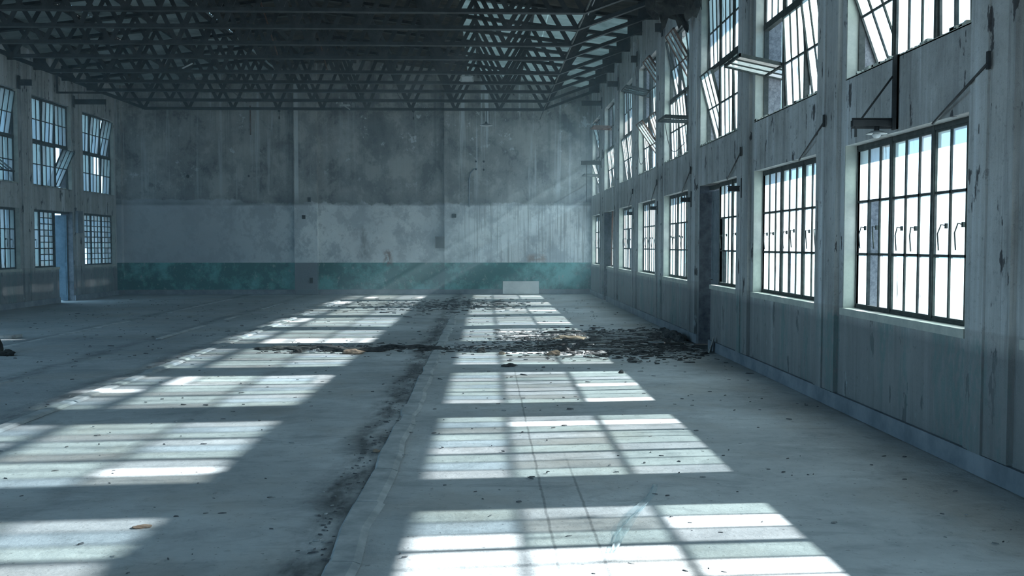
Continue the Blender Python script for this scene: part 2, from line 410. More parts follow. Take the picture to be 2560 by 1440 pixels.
# ------------------------------------------------------------------ dimensions
XR, XL, YB = 3.44, -11.90, 31.10
FAR0, PITCH, WID = 9.06, 3.105, 2.35
YN = -18.0                                   # the hall goes on behind the camera
LZ0, LZ1, UZ0, UZ1 = .99, 2.55, 3.18, 5.55
XC = (XR + XL) / 2
WTOP = 6.70
def roof_z(x): return 6.72 + .115 * (abs(XR - XC) - abs(x - XC))
BAYS = list(range(-8, 8))  # unseen bays behind the camera are unglazed openings, added for bounce fill
BAYS_LEFT = list(range(-8, 8))                    # far edge = FAR0 + PITCH*k
def bay(k): f = FAR0 + PITCH * k; return f - WID, f
DOORS = {2: .82, 6: .74}                     # bay -> width of the doorway in its far part (right wall)
DOORL = {6: .95}

# ------------------------------------------------------------------ walls
def side_wall(name, xi, sgn, doors, trimname, bays):
    """xi: inner face, sgn: +1 when outside is +x. One mesh with every opening left free."""
    m = MB(); t0, t1 = sorted((xi, xi + sgn * .33))
    prev = YN
    for k in bays:
        a, b = bay(k)
        m.box(t0, t1, prev, a, 0, WTOP)                       # pier
        lo, hi = a, b
        if k in doors:
            m.box(t0, t1, a, b - doors[k], 0, LZ0)
        else: m.box(t0, t1, a, b, 0, LZ0)
        m.box(t0, t1, a, b, LZ1, UZ0); m.box(t0, t1, a, b, UZ1, WTOP)
        prev = b
    m.box(t0, t1, prev, YB + .3, 0, WTOP)
    o = m.build(name, 'side'); struct(o)
    # shallow pilasters on the piers
    p = MB()
    for k in bays:
        b = bay(k)[1]; c0, c1 = b + .10, b + PITCH - WID - .09
        if c1 > YB: continue
        q0, q1 = sorted((xi, xi - sgn * .045))
        p.box(q0, q1, c0, c1, .16, 6.25)
        q2, q3 = sorted((xi - sgn * .045, xi - sgn * .062)); p.box(q2, q3, c0 + .30, c1 - .10, .16, 6.25)
    p.build('pilaster_faces', 'side', o)
    # plaster lining of the openings
    r = MB()
    q0, q1 = sorted((xi + sgn * .004, xi + sgn * .13))
    g0, g1 = sorted((xi + sgn * .13, xi + sgn * .34))
    for k in bays:
        a, b = bay(k)
        for z0, z1 in ((LZ0 if k not in doors else 0, LZ1), (UZ0, UZ1)):
            r.box(q0, q1, b - .012, b, z0, z1, 2 if z0 == 0 else 0); r.box(g0, g1, b - .012, b, z0, z1, 2 if z0 == 0 else 1)
            r.box(q0, q1, a, a + .012, z0 if z0 > 0 else LZ0, z1, 0); r.box(g0, g1, a, a + .012, z0 if z0 > 0 else LZ0, z1, 1)
        e = b - doors.get(k, 0)
        rc = random.Random(k * 7 + 100 + int(sgn))
        for _ in range(46):                                  # broken plaster along the upper sill edge
            yy = rc.uniform(a, b); l = rc.uniform(.015, .07); hh = rc.uniform(.006, .035)
            e0, e1 = sorted((xi + sgn * .002, xi + sgn * rc.uniform(.02, .08))); r.box(e0, e1, yy, min(yy + l, b), UZ0, UZ0 + hh, 0)
        # worn sills, the lower ones standing a little proud of the wall
        s0, s1 = sorted((xi - sgn * .02, xi + sgn * .33))
        r.box(s0, s1, a - .02, e + .02, LZ0 - .06, LZ0 + .006, 0)
        r.box(min(xi, xi + sgn * .33), max(xi, xi + sgn * .33), a, b, UZ0 - .01, UZ0 + .006, 0)
        d0, d1 = sorted((xi + sgn * .33, xi + sgn * .45)); r.box(d0, d1, a - .1, b + .1, LZ1, LZ1 + .09, 1)      # drip ledge outside
    r.build('sill_and_reveal_plaster', ['reveal', 'render', 'shadedrender'], o)
    # skirting
    s = MB(); s0, s1 = sorted((xi, xi - sgn * .035)); prev = YN
    for k in bays:
        if k in doors:
            b = bay(k)[1]; s.box(s0, s1, prev, b - doors[k], 0, .15); prev = b
    s.box(s0, s1, prev, YB, 0, .15)
    struct(s.build('baseboard_' + trimname, 'base'))
    return o
side_wall('wall_right', XR, 1, DOORS, 'right', BAYS)
side_wall('wall_left', XL, -1, DOORL, 'left', BAYS_LEFT)

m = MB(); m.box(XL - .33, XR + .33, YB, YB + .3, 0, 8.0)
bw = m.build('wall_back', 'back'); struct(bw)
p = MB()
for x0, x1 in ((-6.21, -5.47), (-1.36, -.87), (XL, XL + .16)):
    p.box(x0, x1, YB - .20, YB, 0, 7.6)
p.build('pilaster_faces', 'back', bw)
s = MB()
for x0, x1 in ((XL + .16, -6.21), (-5.47, -1.36), (-.87, XR)):
    s.box(x0, x1, YB - .03, YB, 0, .14)
struct(s.build('baseboard_back', 'base'))
m = MB()                                     # unseen end wall behind the camera; its wide gateway is added for fill light
m.box(XL - .33, -8.6, YN - .3, YN, 0, 8.0); m.box(.2, XR + .33, YN - .3, YN, 0, 8.0); m.box(-8.6, .2, YN - .3, YN, 5.0, 8.0)
struct(m.build('wall_front', 'side'))

# ------------------------------------------------------------------ floor (uneven slab) and raised joints
def grid_floor():
    m = MB(); nx, ny = 60, 170; x0, x1, y0, y1 = XL - .33, XR + .33, YN - .3, YB + .3
    for j in range(ny + 1):
        for i in range(nx + 1):
            x = x0 + (x1 - x0) * i / nx; y = y0 + (y1 - y0) * j / ny
            m.v.append((x, y, .006 * math.sin(x * 1.3 + y * .7) * math.sin(y * 1.1 - x * .4) - .006))
    for j in range(ny):
        for i in range(nx):
            a = j * (nx + 1) + i; m.f.append((a, a + 1, a + nx + 2, a + nx + 1)); m.mi.append(0)
    return m
struct(grid_floor().build('floor', 'floor', smooth=True))

def ridge(name, x0, x1, y0, y1, h, step, gaps=.1, seed=1, jag=.02):
    rd = random.Random(seed); m = MB(); y = y0
    while y < y1:
        l = rd.uniform(step * .5, step * 1.6)
        if rd.random() > gaps:
            e = [rd.uniform(-jag, jag) for _ in range(6)]; hh = h * rd.uniform(.6, 1.1); ya, yb, ym = y, y + l, y + l * rd.uniform(.35, .65)
            vs = []
            for yy, a, b in ((ya, e[0], e[1]), (ym, e[2], e[3]), (yb, e[4], e[5])):
                vs += [(x0 + a - .02, yy, -.01), (x0 + a, yy, hh), (x1 + b - .02, yy, hh * .8), (x1 + b + .02, yy, -.006)]
            fs = [(0, 1, 2, 3)]
            for i in (0, 4):
                fs += [(i, i + 4, i + 5, i + 1), (i + 1, i + 5, i + 6, i + 2), (i + 2, i + 6, i + 7, i + 3)]
            fs += [(8, 11, 10, 9)]
            m.add(vs, fs)
        y += l + rd.uniform(.0, .03)
    return struct(m.build(name, 'curb'))
ridge('trim_1', -.80, -.67, 2.2, 21, .013, .8, .10, 3, .022)
ridge('trim_2', -4.30, -4.18, 5, 27, .022, 1.6, .12, 4)
ridge('trim_3', -5.66, -5.58, 8, 27, .014, 1.8, .25, 5)
ridge('trim_4', -7.62, -7.52, 11, 29, .012, 2.2, .3, 6)

# ------------------------------------------------------------------ roof
RY0, RY1 = YN - .3, YB + .2
def corrugated(xa, xb, ya, yb, pitch=.15, amp=.018, holes=()):
    m = MB(); n = int((yb - ya) / pitch * 4); xs = [xa + (xb - xa) * i / 6 for i in range(7)]
    for j in range(n + 1):
        y = ya + (yb - ya) * j / n
        for x in xs: m.v.append((x, y, roof_z(x) + amp * math.sin(2 * math.pi * (y - ya) / pitch)))
    k = len(xs)
    for j in range(n):
        for i in range(k - 1):
            a = j * k + i; m.f.append((a, a + 1, a + k + 1, a + k)); m.mi.append(0)
    return m
ceil = empty('ceiling'); struct(ceil)
LS = 21.5                                     # the right-hand sheets start here; boards nearer
corrugated(-.6, 1.45, LS, RY1).build('corrugated_sheet', 'sheet', ceil)
corrugated(1.43, XR + 2.9, LS, RY1).build('corrugated_sheet', 'sheet', ceil)
corrugated(XL - .5, -9.35, 11.0, RY1).build('corrugated_sheet', 'sheet_dim', ceil)
corrugated(-9.37, -6.8, 9.0, RY1).build('corrugated_sheet', 'sheet_dim', ceil)
# boarded deck, split at the torn hole over the right wall
def deck(xa, xb, ya, yb, nb=.2):
    m = MB(); y = ya
    while y < yb - 1e-3:
        y2 = min(y + nb - .006, yb); dz = random.uniform(-.006, .006)
        pts = [xa, xb] if not (xa < XC < xb) else [xa, XC, xb]
        for a, b in zip(pts, pts[1:]):
            za, zb = roof_z(a) + dz, roof_z(b) + dz
            v = [(a, y, za), (b, y, zb), (b, y2, zb), (a, y2, za), (a, y, za + .03), (b, y, zb + .03), (b, y2, zb + .03), (a, y2, za + .03)]
            m.add(v, [(0, 3, 2, 1), (4, 5, 6, 7), (0, 1, 5, 4), (2, 3, 7, 6), (0, 4, 7, 3), (1, 2, 6, 5)])
        y += nb
    return m
deck(-6.8, -.6, RY0, RY1).build('board_deck', 'wood', ceil)
HY0, HY1, HX0, HX1 = 15.95, 17.05, 2.72, 3.42
deck(-.6, XR + 2.9, RY0, HY0).build('board_deck', 'wood', ceil)
deck(-.6, XR + 2.9, HY1, LS).build('board_deck', 'wood', ceil)
deck(-.6, HX0, HY0, HY1, .183).build('board_deck', 'wood', ceil)
deck(HX1, XR + 2.9, HY0, HY1, .183).build('board_deck', 'wood', ceil)
deck(XL - .5, -9.36, RY0, 11.0).build('board_deck', 'wood', ceil)
deck(-9.36, -6.8, RY0, 9.0).build('board_deck', 'wood', ceil)
# outer felt under-layer keeps daylight out of the board joints
f = MB()
def felt(xa, xb, ya, yb):
    pts = [xa, xb] if not (xa < XC < xb) else [xa, XC, xb]
    for a, b in zip(pts, pts[1:]):
        za, zb = roof_z(a) + .05, roof_z(b) + .05
        v = [(a, ya, za), (b, ya, zb), (b, yb, zb), (a, yb, za), (a, ya, za + .01), (b, ya, zb + .01), (b, yb, zb + .01), (a, yb, za + .01)]
        f.add(v, [(0, 3, 2, 1), (4, 5, 6, 7), (0, 1, 5, 4), (2, 3, 7, 6), (0, 4, 7, 3), (1, 2, 6, 5)])
felt(-6.8, -.6, RY0, RY1); felt(-.6, XR + 2.9, RY0, HY0); felt(-.6, XR + 2.9, HY1, LS); felt(-.6, HX0, HY0, HY1); felt(HX1, XR + 2.9, HY0, HY1)
felt(XL - .5, -9.36, RY0, 11.0); felt(-9.36, -6.8, RY0, 9.0)
# jagged corner that narrows the hole to a wedge
v = [(HX0, HY0, 0), (HX1, HY0, 0), (HX1, HY1 - .12, 0)]
v = [(x, y, roof_z(x) + .01) for x, y, _ in v] + [(x, y, roof_z(x) + .05) for x, y, _ in v]
f.add(v, [(0, 2, 1), (3, 4, 5), (0, 1, 4, 3), (1, 2, 5, 4), (2, 0, 3, 5)])
f.build('roof_felt', 'felt', ceil)

# purlins on the trusses, running the length of the hall
PX = [XC + i * 1.326 for i in range(-5, 6)]
names = ['first', 'second', 'third', 'fourth', 'fifth', 'sixth', 'seventh', 'eighth', 'ninth', 'tenth', 'eleventh']
for i, x in enumerate(PX):
    z = roof_z(x) - .075
    m = MB(); m.box(x - .035, x + .035, YN, YB - .01, z - .05, z + .05)
    struct(m.build('trim_%d' % (5 + i), 'steel'), 'dark roof purlin, %s from the left wall' % names[i])

# ------------------------------------------------------------------ trusses
TY = [28.78, 27.11, 25.46, 24.10, 22.70, 20.95, 19.50, 18.04, 16.76, 15.20]
CH = 5.65; NX0, NX1 = -10.20, 1.73; NP = 9; PW = (NX1 - NX0) / NP
def top_z(x): return roof_z(x) - .20
def make_truss():
    root = empty('roof_truss')
    m = MB()
    for s in (-1, 1): m.angle((NX0, s * .006, CH), (NX1, s * .006, CH), .075, .009, side=s)
    m.build('bottom_chord', 'steel', root)
    for a, b in ((XL + .02, XC), (XC, XR - .02)):
        m = MB()
        for s in (-1, 1): m.angle((a, s * .006, top_z(a)), (b, s * .006, top_z(b)), .08, .009, side=s)
        m.build('top_chord', 'steel', root)
    for xa, xb in ((NX0, XL + .02), (NX1, XR - .02)):
        m = MB()
        for s in (-1, 1): m.angle((xa, s * .006, CH), (xb, s * .006, 6.27), .075, .009, side=s)
        m.build('end_chord', 'steel', root)
        m = MB(); sg = 1 if xb > 0 else -1
        x0, x1 = sorted((xb, xb - sg * .32)); m.box(x0, x1, -.012, .012, 6.20, 6.60); m.build('gusset_plate', 'steel', root)
    for i in range(NP + 1):
        x = NX0 + PW * i
        for d in (-.5, .5):
            xt = x + PW * d
            if i == 0 and d < 0: xt = x - PW * .5
            m = MB(); m.angle((x, 0, CH + .02), (xt, 0, top_z(xt)), .055, .008, up=(0, 1, 0))
            m.bar((x, 0, CH + .02), (xt, 0, top_z(xt)), .075, .012, (0, 1, 0))
            m.build('brace', 'steel', root)
    return root
def copy_tree(o, parent=None):
    c = o.copy(); COL.objects.link(c)
    if parent is not None: c.parent = parent
    for ch in list(o.children): copy_tree(ch, c)
    return c
ordn = ['standing nearest the back wall', 'second out from the back wall', 'third out from the back wall', 'fourth out from the back wall', 'fifth out from the back wall',
        'sixth out from the back wall', 'seventh out from the back wall', 'eighth out from the back wall', 'ninth out from the back wall, topmost in view', 'tenth out from the back wall']
tr0 = make_truss()
for i, y in enumerate(TY):
    t = tr0 if i == 0 else copy_tree(tr0)
    t.location = (0, y, 0)
    tag(t, 'dark steel lattice roof truss, ' + ordn[i], 'roof truss', 'roof trusses')
m = MB(); m.tube([(NX1 + .02, 12.0, CH + .05), (NX1 + .02, YB, CH + .05)], .018, 8)
tag(m.build('tie_rod', 'steel2'), 'long steel tie rod running along the right-hand knees of all the trusses', 'rod')

# ------------------------------------------------------------------ windows
CW = WID / 9
def sash(root, gx, y0, y1, z0, z1, th, sgn, ncol, nrow, gmat, skip=(), name='sash', rim=.022, fmat='frame', clip=None, dirt=0):
    """pivoted sash; th tips its top into the room. local frame: origin on the pivot, y along wall, z up"""
    cy, cz = (y0 + y1) / 2, (z0 + z1) / 2; hw, hh = (y1 - y0) / 2, (z1 - z0) / 2
    e = MB(); g = MB(); b = .011
    e.box(-.02, .02, -hw, -hw + rim, -hh, hh); e.box(-.02, .02, hw - rim, hw, -hh, hh)
    e.box(-.02, .02, -hw, hw, -hh, -hh + rim); e.box(-.02, .02, -hw, hw, hh - rim, hh)
    for i in range(1, ncol): y = -hw + 2 * hw * i / ncol; e.box(-.014, .014, y - b, y + b, -hh, hh)
    for j in range(1, nrow): z = -hh + 2 * hh * j / nrow; e.box(-.014, .014, -hw, hw, z - b, z + b)
    for i in range(ncol):
        for j in range(nrow):
            if (i, j) in skip: continue
            ya = -hw + 2 * hw * (ncol - 1 - i) / ncol; yb = ya + 2 * hw / ncol     # column 0 is the farthest
            zb = hh - 2 * hh * j / nrow; za = zb - 2 * hh / nrow                   # row 0 is the top
            g.add([(0, ya, za), (0, yb, za), (0, yb, zb), (0, ya, zb)], [(0, 1, 2, 3)])
    o = e.build(name, fmat, root, (gx, cy, cz)); o.rotation_euler = (0, -th * sgn, 0)
    if g.f: g.build('glass', gmat, o)
    return o

def casement_handle(par, y, z, x=0.0, sgn=1, bend=0.0):
    m = MB(); m.box(-sgn * .035 - .008, -sgn * .035 + .008, y - .012, y + .012, z - .02, z + .02)
    m.tube([(-sgn * .03, y, z), (-sgn * .07, y + .01, z + .01), (-sgn * .075, y + .02 + bend, z - .06), (-sgn * .06, y + .03 + bend, z - .19)], .006, 6)
    return m.build('handle', 'frame', par)

WN = [0]
def new_window(label):
    WN[0] += 1
    return struct(empty('window_%d' % WN[0]), label)

def lower_window(k, side, missing=(), small=False, rust=()):
    sgn = 1 if side == 'right' else -1; xi = XR if sgn > 0 else XL
    doors = DOORS if sgn > 0 else DOORL
    a, b = bay(k); b2 = b - (doors[k] + .02 if k in doors else 0); ncol = max(3, round((b2 - a) / CW)); cw = (b2 - a) / ncol
    gx = xi + sgn * .14
    root = new_window('lower steel window in the %s wall' % side); root.location = (0, 0, 0)
    fr = MB(); fr.box(gx - .025, gx + .025, a, a + .03, LZ0, LZ1); fr.box(gx - .025, gx + .025, b2 - .03, b2, LZ0, LZ1)
    fr.box(gx - .025, gx + .025, a, b2, LZ0, LZ0 + .03); fr.box(gx - .025, gx + .025, a, b2, LZ1 - .04, LZ1)
    groups = []; c = 0
    while c < ncol: n = min(3, ncol - c); groups.append((c, n)); c += n
    for c, n in groups[1:]: y = b2 - c * cw; fr.box(gx - .03, gx + .03, y - .022, y + .022, LZ0, LZ1)
    fr.build('frame', 'frame', root)
    for gi, (c, n) in enumerate(groups):
        y1 = b2 - c * cw; y0 = y1 - n * cw
        nr = 9 if (small is True or (isinstance(small, (set, tuple)) and gi in small)) else 3
        sk = set()
        for (mc, mr) in missing:
            if c <= mc < c + n:
                if nr == 3: sk.add((mc - c, mr))
                else: sk |= {(mc - c, mr * 3 + q) for q in range(3)}
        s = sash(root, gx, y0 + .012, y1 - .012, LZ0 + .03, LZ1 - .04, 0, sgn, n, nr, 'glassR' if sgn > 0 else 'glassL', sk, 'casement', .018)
        if nr == 3 and n > 1:
            for q in range(1, n):
                casement_handle(s, (y1 - y0) / 2 - q * cw, -.03 + .03 * random.random(), 0, sgn, random.uniform(-.04, .04))
    return root

def upper_window(k, side, ang, bare=(), miss={}, rustset=(), dark=()):
    """ang: six angles in degrees, upper tier far/mid/near then lower tier far/mid/near"""
    sgn = 1 if side == 'right' else -1; xi = XR if sgn > 0 else XL
    a, b = bay(k); gx = xi + sgn * .14
    root = new_window('tall upper steel window in the %s wall' % side)
    zm = (UZ0 + UZ1) / 2
    fr = MB(); fr.box(gx - .03, gx + .03, a, a + .03, UZ0, UZ1); fr.box(gx - .03, gx + .03, b - .03, b, UZ0, UZ1)
    fr.box(gx - .03, gx + .03, a, b, UZ0, UZ0 + .025); fr.box(gx - .03, gx + .03, a, b, UZ1 - .04, UZ1)
    fr.box(gx - .035, gx + .035, a, b, zm - .035, zm + .035)
    for q in (1, 2): y = b - q * 3 * CW; fr.box(gx - .03, gx + .03, y - .02, y + .02, UZ0, UZ1)
    fr.build('frame', 'frame' , root)
    for t in range(2):
        z0, z1 = ((zm + .04, UZ1 - .04), (UZ0 + .03, zm - .04))[t]
        for q in range(3):
            i = t * 3 + q; y1 = b - q * 3 * CW - .024; y0 = b - (q + 1) * 3 * CW + .024
            sk = {(c, r) for c in range(3) for r in range(2)} if i in bare else miss.get(i, ())
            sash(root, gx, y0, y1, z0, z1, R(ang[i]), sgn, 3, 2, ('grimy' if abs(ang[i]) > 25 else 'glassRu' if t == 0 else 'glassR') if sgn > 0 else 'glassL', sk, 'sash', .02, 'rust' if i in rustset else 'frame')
    return root

# right wall, far to near (bay 7 is by the back wall, bay 0 the nearest in view, -1 just beside the camera)
upper_window(7, 'right', (14, 3, 2, 18, 88, 4), miss={1: {(0, 0)}})
lower_window(7, 'right', missing=((3, 2),))
upper_window(6, 'right', (88, 2, 0, 5, 6, 3), rustset=(0,), miss={0: {(0, 0), (1, 0)}, 1: {(0, 1), (0, 0)}})
lower_window(6, 'right', missing=((1, 1), (1, 2)))
upper_window(5, 'right', (1, 2, 0, 8, 6, 7), miss={0: {(1, 0)}})
lower_window(5, 'right', missing=((3, 1), (4, 2)))
upper_window(4, 'right', (78, 2, 34, 4, 35, 18), rustset=(2, 4, 5), miss={1: {(0, 0), (1, 0), (0, 1)}})
lower_window(4, 'right', missing=((6, 2),))
upper_window(3, 'right', (12, 30, 8, 2, 6, 88), bare=(5,), rustset=(1,), miss={0: {(0, 0), (1, 0)}, 2: {(1, 0)}})
lower_window(3, 'right', missing=((2, 1), (2, 2), (5, 1), (5, 2), (7, 2)))
upper_window(2, 'right', (2, 1, 0, 15, 1, 2))
lower_window(2, 'right', missing=((0, 1), (0, 2), (1, 2)))
upper_window(1, 'right', (0, 1, 0, 78, 3, 8), miss={1: {(1, 1)}})
lower_window(1, 'right', missing=((4, 2), (8, 2)))
upper_window(0, 'right', (2, 0, 0, 20, 0, 1), miss={5: {(1, 1)}})
lower_window(0, 'right', missing=((1, 1), (1, 2)))
upper_window(-1, 'right', (0, 0, 6, 0, 10, 0))
lower_window(-1, 'right', missing=((1, 2), (2, 0), (3, 0), (3, 1), (4, 0), (4, 1), (5, 2), (4, 2)))
# left wall
upper_window(7, 'left', (11, 5, 2, 3, 1, 0), miss={3: {(2, 1)}, 4: {(0, 0), (1, 0)}})
lower_window(7, 'left', small=True, missing=((7, 2),))
upper_window(6, 'left', (0, 3, 0, 24, 0, 0))
lower_window(6, 'left', small=(0,), missing=((4, 2),))
upper_window(5, 'left', (9, 7, 8, 0, 130, 0), bare=(4,))
lower_window(5, 'left')
upper_window(4, 'left', (5, 0, 0, 0, 0, 0))
lower_window(4, 'left')

# ------------------------------------------------------------------ doors
def door(n, xi, sgn, k, w, ajar, mat):
    b = bay(k)[1]; a = b - w
    root = struct(empty('door_%d' % n))
    x = xi + sgn * .20
    jb = MB(); jb.box(x - .04, x + .04, a - .01, a + .03, 0, LZ1); jb.box(x - .04, x + .04, a, b, LZ1 - .06, LZ1)
    jb.build('door_frame', 'frame', root)
    lf = MB(); L = w - .05
    lf.box(-.02, .02, 0, L, .01, 2.46)
    for z0, z1 in ((.12, 1.0), (1.12, 2.36)):
        x1 = -sgn * .02; xx0, xx1 = sorted((x1, x1 - sgn * .012))
        lf.box(xx0, xx1, .08, .13, z0, z1); lf.box(xx0, xx1, L - .13, L - .08, z0, z1)
        lf.box(xx0, xx1, .08, L - .08, z0, z0 + .05); lf.box(xx0, xx1, .08, L - .08, z1 - .05, z1)
    l = lf.build('door_leaf', mat, root, (x, a + .02, 0)); l.rotation_euler = (0, 0, ajar)
    h = MB(); h.tube([(-sgn * .02, L - .1, 1.05), (-sgn * .06, L - .1, 1.05), (-sgn * .06, L - .2, 1.05)], .009, 6)
    h.build('door_handle', 'steel2', l)
    return root
M['doorpaint'] = mat_plain('faded_grey_door_paint', (.14, .17, .19), (.24, .27, .29), 4, .75)
M['doorblue'] = mat_plain('blue_door_paint', (.045, .085, .12), (.10, .16, .21), 5, .7)
door(1, XR, 1, 2, DOORS[2], R(-1.2), 'doorpaint')
door(2, XR, 1, 6, DOORS[6], R(-2), 'doorpaint')
# the left doorway: its narrow blue leaf stands folded outwards against the far jamb
def folded_door():
    b = bay(6)[1]; a = b - DOORL[6]; root = struct(empty('door_3'))
    jb = MB(); x = XL - .14
    jb.box(x - .04, x + .04, a - .01, a + .03, 0, LZ1); jb.box(x - .04, x + .04, a, b, LZ1 - .06, LZ1)
    jb.build('door_frame', 'frame', root)
    lf = MB(); lf.box(XL - .615, XL - .16, b - .07, b - .03, .01, 2.46)
    for z0, z1 in ((.15, 1.0), (1.12, 2.36)): lf.box(XL - .57, XL - .20, b - .078, b - .07, z0, z1)
    lf.build('door_leaf', 'doorblue', root)
folded_door()

# ------------------------------------------------------------------ outside
m = MB(); m.box(-60, 60, -60, 90, -.5, -.15)
tag(struct(m.build('ground_outside', 'ground')))

# ------------------------------------------------------------------ wall fittings
def arm(x_wall, sgn, y, z, L, h, label, drop=0, plate=0, brace=False):
    """steel arm standing out from the wall; sgn is the direction into the room"""
    root = empty('wall_bracket', (x_wall, y, z)); tag(root, label, 'bracket', 'steel brackets on the side walls')
    a = MB(); a.box(min(0, sgn * L), max(0, sgn * L), -.03, .03, -.012, 0); a.box(min(0, sgn * L), max(0, sgn * L), -.03, .03, h - .012, h)
    a.box(min(0, sgn * L), max(0, sgn * L), -.006, .006, 0, h - .01); a.build('arm', 'steel', root)
    p = MB(); p.box(min(0, sgn * .014), max(0, sgn * .014), -.06, .06, -.10, h + .10); p.build('wall_plate', 'steel', root)
    if drop:
        d = MB(); x = sgn * L * .72; d.tube([(x, 0, -.01), (x, 0, -drop)], .012, 6); d.build('hanging_rod', 'steel', root)
    if brace:
        b = MB(); b.bar((sgn * .02, 0, .40), (sgn * L * .85, 0, h), .018, .018); b.build('diagonal_brace', 'steel', root)
    return root
arm(XR - .045, -1, 27.95, 5.70, .60, .13, 'long dark steel arm high on the right wall above the farthest upper window')
arm(XR - .045, -1, 24.50, 5.68, .28, .13, 'short steel arm high on the right wall, second from the back wall')
arm(XR - .045, -1, 21.45, 5.72, .14, .13, 'stub of a steel bracket high on the right wall, third from the back')
arm(XR - .045, -1, 18.40, 5.72, .14, .15, 'stub of a steel bracket high on the right wall, nearest of the high ones')
arm(XR - .045, -1, 28.05, 3.98, .60, .11, 'steel arm halfway up the right wall by the back corner, a long rod hanging down', drop=1.1)
arm(XR - .045, -1, 12.62, 2.33, .17, .06, 'small dark bracket between the two nearest complete lower windows on the right wall', plate=1)
arm(XR - .045, -1, 15.70, 2.33, .17, .06, 'small dark bracket on the pier just beyond the right-hand doorway')
arm(XR - .045, -1, 18.80, 2.31, .14, .06, 'small dark bracket two piers beyond the right-hand doorway')
arm(XR - .045, -1, 21.90, 2.31, .14, .06, 'small dark bracket three piers beyond the right-hand doorway')
arm(XL + .045, 1, 27.80, 5.66, .92, .13, 'long dark steel arm high on the left wall near the back corner')
arm(XL + .045, 1, 24.60, 5.66, .32, .14, 'short dark steel arm high on the left wall, nearer than the long one')
# steel hanger with the near lamp arm, over the near window
r = empty('lamp_bracket', (XR, 7.96, 2.60)); tag(r, 'green-black steel lamp arm hung on a flat plate above the large near window', 'bracket')
a = MB(); a.box(-.36, -.0, -.03, .03, 0, .05); a.box(-.36, 0, -.006, .006, -.02, .07); a.box(-.335, -.32, -.01, .01, -.09, 0); a.build('arm', 'steel', r)
a = MB(); a.box(-.02, -.004, -.085, .01, -.03, .585); a.box(-.05, -.004, -.085, -.075, -.03, .585); a.build('hanger_plate', 'steel', r)
a = MB(); a.bar((-.02, 0, .42), (-.29, 0, .05), .014, .014); a.build('diagonal_brace', 'steel', r)
r = empty('wall_lamp', (XR - .15, 7.96, 2.60)); tag(r, 'small round white enamel lamp hanging under the arm above the large near window', 'lamp')
a = MB(); a.lathe([(.0, 0), (.022, 0), (.022, -.035), (.03, -.045), (0, -.045)], n=14); a.build('lamp_socket', 'steel', r, smooth=True)
a = MB(); a.lathe([(.025, -.035), (.05, -.042), (.085, -.058), (.088, -.064), (.05, -.055), (.02, -.045)], n=20); a.build('lamp_shade', 'enamel', r, smooth=True)
a = MB(); a.lathe([(.0, -.10), (.02, -.096), (.034, -.08), (.036, -.066), (.02, -.05), (0, -.045)], n=16); a.build('bulb', 'paper', r, smooth=True)

# slanting stays from the piers to the window heads
stl = {-1: 'slanting stay rod over the top right corner of the large near window', 0: 'slanting stay rod from the pier to the head of the second right-hand window',
       1: 'slanting stay rod reaching the window head beside the right-hand doorway', 2: 'slanting stay rod over the lower window just past the right-hand doorway',
       3: 'slanting stay rod over the second lower window past the right-hand doorway', 4: 'slanting stay rod over the third lower window past the right-hand doorway'}
for k, lb in stl.items():
    F = FAR0 + PITCH * k
    m = MB(); m.tube([(XR - .075, F + .38, 2.82), (XR - .02, F + 1.27, 2.53)], .010, 6); m.box(XR - .08, XR - .062, F + .365, F + .395, 2.78, 2.90)
    m.build('stay_rod', 'steel'); tag(LAST[0], lb, 'rod', 'stay rods on the right wall')

# long angle on the left wall
r = empty('wall_bracket', (XL + .05, 26.7, 5.80)); tag(r, 'thin dark steel angle hanging in an L shape high on the left wall', 'bracket')
m = MB(); m.box(0, .04, -.02, .02, 0, .62); m.build('upright', 'steel', r)
m = MB(); m.box(0, 1.25, -.02, .02, -.02, .03); m.build('crossbar', 'steel', r)
# flat cupboard on the left pier
r = empty('switch_cupboard', (XL + .045, 27.93, 1.95)); tag(r, 'tall narrow grey-green switch box on the left wall between window and doorway', 'cabinet')
m = MB(); m.box(0, .07, -.17, .17, 0, .64); m.build('case', 'base', r)
m = MB(); m.box(.07, .078, -.15, .15, .02, .62); m.build('door', 'doorpaint', r)
# loose cables
for y0, z0, y1, z1, sag, lb in ((18.05, 3.95, 16.2, 3.35, .35, 'long thin black cable sagging below an upper window on the right wall'),
                               (21.2, 3.9, 20.2, 3.45, .3, 'thin black cable looping behind the tilted upper sashes on the right wall')):
    pts = []
    for i in range(13):
        t = i / 12; pts.append((XR - .05 - .03 * math.sin(t * 3.1), y0 + (y1 - y0) * t, z0 + (z1 - z0) * t - sag * math.sin(math.pi * t) * (1.2 - t * .4)))
    m = MB(); m.tube(pts, .007, 6); tag(m.build('loose_cable', 'felt', smooth=True), lb, 'cable')

